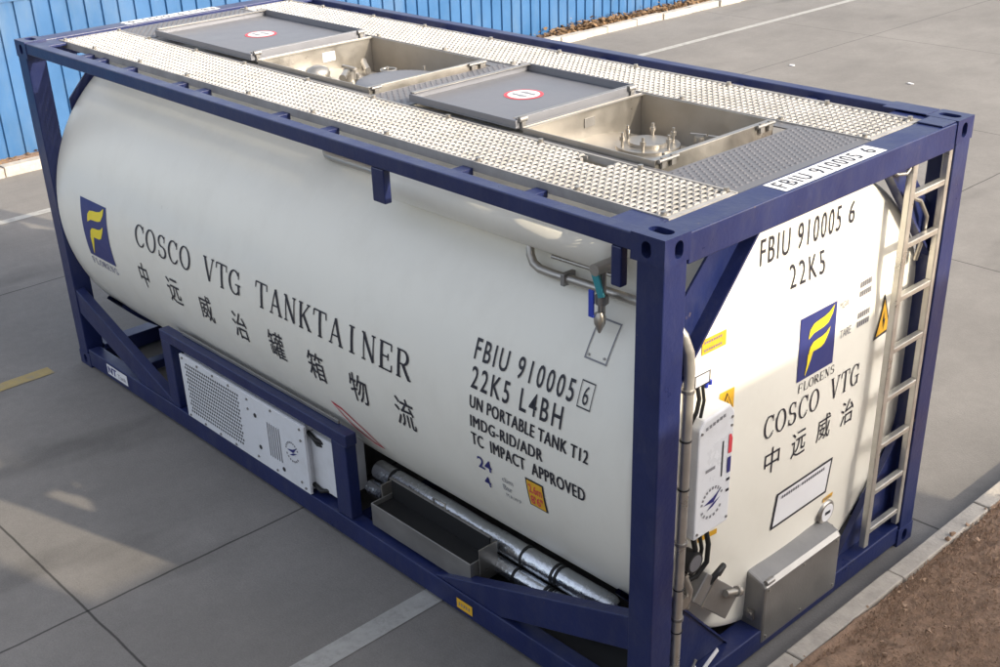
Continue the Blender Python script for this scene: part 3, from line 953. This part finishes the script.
# hinge studs on the near ends of the boxes
for y in (.77, .84, 1.53, 1.60):
    part('hinge', lambda q: (q.box(5.384, 5.398, y, y + .03, 2.565, 2.615), q.cyl((5.392, y - .02, 2.60), (5.392, y + .05, 2.60), .010, 10)), STEELD, 0)
for y in (.77, 1.53, 1.60):
    part('hinge', lambda q: (q.box(3.224, 3.238, y, y + .03, 2.565, 2.61), q.cyl((3.232, y - .02, 2.60), (3.232, y + .05, 2.60), .010, 10)), STEELD, 0)
# fixing clips along the walkway edges
for x in (.30, .75, 1.4, 2.0, 2.7, 3.35, 4.0, 4.7, 5.35, 5.84):
    for y in (.250, .672, 1.766, W - .250):
        part('fixing_clip', lambda q: q.cyl((x, y, ZG - .01), (x, y, ZG + .012), .013, 10), STEEL, 0)

# ---- number plates on the end rails
def top_label(sign):
    cx = 5.981 if sign > 0 else .077
    z = 2.5845
    F = lambda off: (lambda u, v: Vector((cx - sign * v, YC + .01 + sign * u, z + off)))
    sheet(rect(-.405, .405, -.062, .062), F(0), 'number_plate', PALE, root, 1)
    place(fit(text_bm('FBIU 910005', 1.25), -.375, .245, -.042, .045), F(.002), 'lettering', INK, root, 1)
    place(fit(text_bm('6'), .315, .362, -.040, .045), F(.002), 'lettering', INK, root, 1)
top_label(1); top_label(-1)

# ---- ladder
lad = part('ladder', lambda q: (q.box(6.012, 6.048, 1.900, 1.945, .175, 2.50), q.box(6.012, 6.048, 2.245, 2.282, .175, 2.50)), LADDER, .004)
for z in (2.28, 2.015, 1.722, 1.42, 1.128, .83, .535, .272):
    part('rung', lambda q: q.box(6.010, 6.046, 1.9455, 2.2445, z - .016, z + .016), LADDER, .004, lad)
    # keep the rung local to the ladder
part('ladder_hook', lambda q: q.tube([(6.03, 1.93, 2.45), (6.03, 1.87, 2.41), (6.02, 1.80, 2.42), (5.99, 1.76, 2.45)], .009, 8), STEELD, 0)

# ---- heater unit on the near flank
hu = part('heater_unit', lambda q: q.box(1.765, 3.235, .022, .29, .178, .655), BOXW, .006)
part('end_cover', lambda q: q.box(3.2355, 3.50, .06, .28, .205, .600), BOXW, .010, hu)
hp = MB(); hp.box(1.760, 3.265, .0, .0195, .172, .662)
fp = hp.build('cover_panel', BOXW, hu, .002)
# perforated grille: flat dark discs on the cover, the shade inside the holes painted in
q = MB()
for i in range(25):
    for j in range(14):
        x = 1.83 + i * .0275 + (.0137 if j % 2 else 0); z = .235 + j * .0285
        q.add([(x + .0098 * math.cos(R(a)), -.0012, z + .0098 * math.sin(R(a))) for a in range(0, 360, 45)], [tuple(range(8))])
q.build('grille', DARK, hu, recalc=False)
for x, z in [(1.80 + .2 * k, .642) for k in range(4)] + [(1.80 + .2 * k, .192) for k in range(4)] + [(2.62, .62), (2.62, .55), (2.90, .64), (3.22, .63), (3.22, .55), (2.68, .215), (2.90, .20), (3.22, .20), (3.18, .23)]:
    part('rivet', lambda q: q.cyl((x, .0, z), (x, -.006, z), .009, 10), STEELD, 0, hu)
q = MB()
for x, z in ((2.70, .53), (2.72, .30), (2.98, .24)): q.cyl((x, -.0005, z), (x, -.003, z), .016, 14)
q.build('vent_hole', DARK, hu)  # thin dark discs on the cover, painted shade of small holes
def wallm(y): return lambda u, v: Vector((u, y, v))
for j in range(6):
    place(flat_mesh([rect(2.86 + .0, 3.00, .31 + .04 * j, .325 + .04 * j)] if 0 else [rect(2.835 + .026 * j, 2.845 + .026 * j, .285, .535)]), wallm(-.0025), 'small_print', SILINK, hu, 9)
def round_logo(c0, c1, r, f, parent):
    ps = []
    for a in range(20, 170, 16):
        ps.append([(c0 + rr * math.cos(R(a + d)), c1 + rr * math.sin(R(a + d))) for rr, d in ((r * .82, 0), (r, 0), (r, 9), (r * .82, 9))])
    for a in range(200, 340, 20):
        ps.append([(c0 + rr * math.cos(R(a + d)), c1 + rr * math.sin(R(a + d))) for rr, d in ((r * .82, 0), (r, 0), (r, 11), (r * .82, 11))])
    place(flat_mesh(ps), f, 'emblem', SILINK, parent, 9)
    place(flat_mesh([[(c0 - r * .75, c1 + r * .05), (c0 + r * .1, c1 + r * .28), (c0 + r * .75, c1 + r * .62), (c0 + r * .15, c1 - r * .05)],
                     [(c0 - r * .45, c1 - r * .42), (c0 + r * .12, c1 - r * .08), (c0 + r * .75, c1 + r * .1), (c0 + r * .1, c1 - r * .3)]]), f, 'emblem', INKB, parent, 9)
round_logo(3.105, .42, .075, wallm(-.0025), hu)
part('cable', lambda q: (q.tube([(3.24, .05, .60), (3.32, .04, .58), (3.40, .09, .55), (3.44, .16, .50)], .014, 8), q.tube([(3.24, .07, .56), (3.33, .05, .545), (3.42, .11, .52)], .012, 8), q.tube([(3.24, .05, .22), (3.33, .04, .21), (3.42, .10, .23)], .015, 8)), BLACK, 0, hu)
part('connector', lambda q: (q.cyl((3.236, .10, .40), (3.262, .10, .40), .018, 12), q.cyl((3.236, .12, .30), (3.275, .12, .30), .024, 12)), BLACK, 0, hu)

# ---- document bin and insulated pipes
tb = part('tool_bin', lambda q: (q.box(3.84, 4.73, .050, .058, .195, .350), q.box(3.84, 3.848, .0585, .215, .195, .350), q.box(4.722, 4.73, .0585, .215, .195, .350),
                               q.box(3.8485, 4.7215, .0585, .215, .195, .203)), STEELD, .003)
part('back_plate', lambda q: (q.box(3.84, 4.73, .2155, .222, .195, .455), q.box(3.84, 4.73, .200, .215, .451, .459)), STEELD, .002, tb)
part('liner', lambda q: q.box(3.85, 4.72, .206, .2145, .204, .448), BLACK, 0, tb)
part('liner', lambda q: q.box(3.85, 4.72, .06, .205, .204, .318), BLACK, 0, tb)
part('bracket', lambda q: q.box(4.745, 4.753, .10, .235, .21, .43), STEEL, .002, tb)
part('bracket', lambda q: q.box(3.815, 3.825, .15, .23, .24, .42), STEEL, .002, tb)
part('handle', lambda q: q.tube([(4.24, .212, .458), (4.24, .212, .49), (4.34, .212, .49), (4.34, .212, .458)], .006, 8), STEEL, 0, tb)
def pipe_run(y, z, r, x0, x1):
    p = part('insulated_pipe', lambda q: q.tube([(x0, y, z)] + [(x0 + (x1 - x0) * i / 12, y + random.uniform(-.002, .002), z + random.uniform(-.002, .002)) for i in range(1, 12)] + [(x1, y, z), (x1 + .03, y + .01, z)], [r] * 12 + [r, r * .6], 24), FOIL, 0)
    for x in (3.72, 4.88, 5.115, 5.145):
        part('band', lambda q: q.cyl((x, y, z), (x + .016, y, z), r + .004, 24), BLACK, 0, p)
pipe_run(.335, .340, .062, 3.56, 5.52)
pipe_run(.258, .250, .048, 3.56, 5.46)
part('cladding_clip', lambda q: q.prism([(5.62, .20), (5.60, .33), (5.66, .36), (5.86, .16)], lambda u, v: (u, .34, v), lambda u, v: (u, .345, v)), FOIL, 0)
part('dark_sheet', lambda q: q.box(3.7, 5.9, .13, .55, .11, .118), DARK, 0)  # flat dark sheet laid under the bin and pipes

# ---- stickers on the bottom rail
sheet(rect(.485, .815, .058, .148), wallm(.001), 'maker_plate', PALE, root, 9)
place(fit(text_bm('NT', 1, .03), .505, .640, .075, .135), wallm(-.001), 'lettering', INKB, root, 9)
place(fit(text_bm('Tank'), .660, .795, .080, .115), wallm(-.001), 'lettering', SILINK, root, 9)
sheet(rect(4.655, 4.785, .052, .118), wallm(.001), 'yellow_plate', ORANGE, root, 9)
place(flat_mesh([rect(4.675 + .02 * j, 4.683 + .02 * j, .075, .095) for j in range(5)]), wallm(-.001), 'small_print', SILINK, root, 9)

# ---- upper flank: covered duct, air pipe and valve
part('covered_duct', lambda q: q.tube([(3.90, .33, 2.31), (3.905, .33, 2.31), (3.92, .33, 2.31), (3.95, .33, 2.31), (5.52, .33, 2.31), (5.54, .33, 2.31)], [.03, .075, .095, .103, .103, .06], 28), WHITE, 0)
part('air_pipe', lambda q: q.tube([(5.00, .33, 2.26), (5.005, .29, 2.22), (5.015, .28, 2.18), (5.04, .275, 2.145), (5.09, .27, 2.13), (5.17, .27, 2.128), (5.9, .27, 2.15)], .022, 14), STEEL, 0)
part('air_pipe', lambda q: q.tube([(5.17, .27, 2.215), (5.60, .27, 2.225)], .010, 10), STEEL, 0)
part('pipe_clamp', lambda q: q.box(5.25, 5.275, .24, .32, 2.10, 2.16), STEELD, .003)
part('air_pipe', lambda q: q.tube([(3.12, .47, 2.27), (3.16, .45, 2.26), (3.22, .44, 2.26), (3.90, .38, 2.29)], .024, 12), STEEL, 0)
av = part('air_valve', lambda q: q.cyl((5.555, .195, 2.27), (5.555, .19, 2.06), .018, 14), STEEL, 0)
part('valve_body', lambda q: q.cyl((5.555, .14, 2.29), (5.555, .27, 2.29), .028, 14), STEEL, 0, av)
part('nut', lambda q: q.cyl((5.56, .185, 2.12), (5.56, .185, 2.16), .032, 6), STEELD, 0, av)
part('handle', lambda q: q.bar((5.545, .150, 2.285), (5.595, .147, 2.17), .040, .010, (0, 1, 0)), TEAL, .002, av)
part('handle', lambda q: q.bar((5.535, .145, 2.19), (5.535, .145, 2.06), .030, .010, (0, 1, 0)), BLUEP, .002, av)
part('spout', lambda q: q.tube([(5.558, .175, 2.08), (5.562, .172, 2.06), (5.565, .168, 2.03), (5.566, .165, 1.985)], [.022, .028, .026, .005], 12), STEEL, 0, av)
eb = part('elbow', lambda q: q.tube([(5.84, .30, 2.36), (5.85, .28, 2.28), (5.87, .27, 2.16)], .026, 12), STEEL, 0)
part('flange', lambda q: q.cyl((5.83, .22, 2.29), (5.83, .30, 2.29), .05, 14), STEEL, 0, eb)

# ---- end-frame equipment: drain pipe by the near post
dp = part('drain_pipe', lambda q: q.tube([(5.96, .150, 2.19), (5.99, .160, 2.17), (6.02, .185, 2.11), (6.035, .207, 2.03), (6.038, .215, 1.95), (6.038, .215, 1.85), (6.04, .205, .25)], [.012, .020, .025, .026, .026, .025, .024], 18), LADDER, 0)
for z in (1.84, 1.05, .62):
    part('pipe_clamp', lambda q: q.cyl((6.039, .211, z), (6.039, .211, z + .016), .030, 14), STEELD, 0, dp)
cb = part('control_box', lambda q: q.prism([(.325, 1.0), (.585, 1.0), (.585, 1.60), (.55, 1.645), (.36, 1.63), (.325, 1.59)], lambda u, v: (5.93, u, v), lambda u, v: (6.025, u, v)), BOXW, .010)
def endm(x): return lambda u, v: Vector((x, u, v))
place(flat_mesh([rect(.385, .455, 1.345, 1.362)]), endm(6.027), 'small_print', SILINK, cb, 9)
place(flat_mesh([rect(.502, .512, 1.28, 1.47)]), endm(6.027), 'slot', DARK, cb, 9)
place(flat_mesh([[(.548, 1.385), (.575, 1.385), (.575, 1.46), (.565, 1.485), (.548, 1.49)]]), endm(6.028), 'switch', RED, cb, 9)
place(flat_mesh([rect(.546, .572, 1.28, 1.365)]), endm(6.028), 'switch', INKB, cb, 9)
place(flat_mesh([rect(.548, .572, 1.235, 1.25), rect(.548, .572, 1.175, 1.19)]), endm(6.027), 'small_print', INK, cb, 9)
round_logo(.445, 1.165, .085, endm(6.027), cb)
place(flat_mesh([rect(.37 + .025 * j, .388 + .025 * j, 1.575 + .004 * j, 1.592 + .004 * j) for j in range(6)]), endm(6.027), 'small_print', SILINK, cb, 9)
jb = part('switch_box', lambda q: q.box(5.93, 6.0, .305, .415, 1.80, 1.865), BOXW, .004)
place(flat_mesh(outline(rect(.306, .414, 1.801, 1.864), rect(.312, .408, 1.807, 1.858))), endm(6.0015), 'edge_line', INK, jb, 9)
part('cable', lambda q: (q.tube([(5.99, .34, 1.80), (6.0, .345, 1.74), (6.0, .33, 1.68), (5.99, .30, 1.62)], .010, 8), q.tube([(5.99, .375, 1.80), (6.0, .38, 1.72), (6.0, .36, 1.64)], .008, 8)), BLACK, 0)
part('plug', lambda q: (q.cyl((5.99, .40, 1.80), (5.99, .40, 1.775), .012, 8), q.cyl((5.99, .43, 1.80), (5.99, .43, 1.78), .010, 8)), BLUEP, 0)
part('hose', lambda q: (q.tube([(5.98, .37, 1.0), (6.0, .375, .92), (6.0, .37, .86), (5.98, .33, .80)], .013, 8), q.tube([(5.98, .42, 1.0), (6.0, .425, .90), (5.99, .42, .80), (5.97, .38, .75)], .010, 8), q.tube([(5.98, .47, 1.0), (6.0, .475, .90), (6.0, .47, .80), (5.98, .42, .73), (5.96, .36, .72)], .013, 8)), BLACK, 0)
gg = part('pressure_gauge', lambda q: q.cyl((5.95, .355, .86), (6.02, .355, .86), .055, 24), BLACK, 0)
place(flat_mesh([[(.355 + .044 * math.cos(R(a)), .86 + .044 * math.sin(R(a))) for a in range(0, 360, 15)]]), endm(6.0215), 'dial', LIDM, gg, 9)
part('fitting', lambda q: (q.tube([(5.97, .33, .78), (6.0, .34, .70), (5.99, .33, .60)], .022, 12), q.cyl((5.96, .29, .66), (6.02, .29, .66), .035, 14)), STEEL, 0)
# tilted steel valve housing
d = Vector((0, .73, -.68)); n = Vector((0, .68, .73))
vb = part('valve_housing', lambda q: q.obox((5.975, .555, .550), (.038, 0, 0), d * .190, n * .080), STEELD, .006)
part('seam', lambda q: q.obox((6.015, .480, .620), (.004, 0, 0), d * .005, n * .083), STEEL, 0, vb)
part('latch', lambda q: (q.cyl((6.03, .60, .555), (6.03, .70, .515), .018, 14), q.cyl((6.03, .69, .52), (6.03, .715, .508), .028, 12)), STEEL, 0, vb)
part('hose', lambda q: q.tube([(6.0, .50, .66), (6.02, .53, .71), (6.02, .58, .73), (6.0, .60, .70), (5.98, .60, .65)], .016, 10), BLACK, 0)
# grey cabinet
gc = part('valve_cabinet', lambda q: q.prism([(5.88, .06), (6.055, .06), (6.055, .42), (6.035, .445), (5.88, .50)], lambda u, v: (u, .915, v), lambda u, v: (u, 1.615, v)), STEELD, .014)
part('back_plate', lambda q: q.prism([(.90, .18), (1.63, .18), (1.60, .56), (1.10, .515), (.90, .52)], lambda u, v: (5.872, u, v), lambda u, v: (5.878, u, v)), STEELD, 0, gc)
part('latch', lambda q: (q.box(5.96, 6.0, .900, .914, .20, .26), q.cyl((5.98, .915, .23), (5.98, .89, .23), .018, 10)), STEEL, 0, gc)
part('hinge', lambda q: q.cyl((6.045, .93, .447), (6.045, .99, .447), .016, 10), STEELD, 0, gc)
for y, z in ((.345, 1.03), (.565, 1.03), (.345, 1.57), (.565, 1.575), (.565, 1.53)):
    part('screw', lambda q: q.cyl((6.024, y, z), (6.030, y, z), .007, 8), STEELD, 0, cb)
for y, z in ((.95, .10), (1.58, .10), (1.58, .40), (.95, .40), (1.265, .40), (1.265, .10)):
    part('rivet', lambda q: q.cyl((6.054, y, z), (6.060, y, z), .008, 8), STEEL, 0, gc)
for z in (.55, .80, 1.35, 1.60):
    part('cable_tie', lambda q: q.cyl((6.040, .209, z), (6.040, .209, z + .006), .028, 12), BLACK, 0, dp)
# thermometer and plug
tg = part('thermometer', lambda q: q.tube([(5.89, 1.605, .525), (5.955, 1.605, .525), (5.96, 1.605, .525)], [.072, .072, .062], 28), STEEL, 0)
place(flat_mesh([[(1.605 + .054 * math.cos(R(a)), .525 + .054 * math.sin(R(a))) for a in range(0, 360, 12)]]), endm(5.9615), 'dial', PALE, tg, 9)
place(flat_mesh([rect(1.58, 1.63, .515, .535)]), endm(5.963), 'needle', INK, tg, 9)
part('drain_plug', lambda q: (q.cyl((5.89, 1.66, .36), (5.95, 1.66, .36), .05, 20), q.cyl((5.95, 1.66, .36), (5.965, 1.66, .36), .025, 12)), STEELD, 0)
# hose and loose tags at the bottom left of the end frame
part('tag', lambda q: q.bar((6.035, .44, .165), (6.035, .56, .23), .030, .006, (1, 0, 0)), PALE, 0)
part('tag', lambda q: q.bar((6.035, .34, .20), (6.035, .37, .24), .035, .006, (1, 0, 0)), PALE, 0)
part('chain', lambda q: q.tube([(6.05, .20 + .02 * i, .20 + .015 * math.sin(i * 1.7) + .01 * i) for i in range(9)], .008, 6), STEELD, 0)
# pale side plate and hose behind the ladder
part('end_bracket', lambda q: q.box(5.90, 5.93, 2.07, 2.16, 1.95, 2.44), ALUD, .003)
part('hose', lambda q: q.tube([(5.97, 2.03, 2.24), (5.99, 2.12, 2.20), (6.0, 2.19, 2.10), (5.99, 2.20, 1.98), (5.97, 2.19, 1.85)], .012, 10), STEEL, 0)

# ================================================================= small things on the ground
def scrap(x, y, s, label, name='paper_scrap', material=PALE):
    q = MB()
    pts = [(x + s * (1 + .4 * random.random()) * math.cos(a), y + s * (.5 + .3 * random.random()) * math.sin(a)) for a in [k * 1.05 for k in range(6)]]
    q.prism(pts, lambda u, v: (u, v, .004), lambda u, v: (u, v, .012 + .01 * random.random()))
    tag(q.build(name, material), label, 'litter')
scrap(-1.62, 12.3, .045, 'small white paper scrap on the sunlit paving, leftmost of two')
scrap(.30, 12.4, .04, 'small white paper scrap on the paving nearer the right edge')
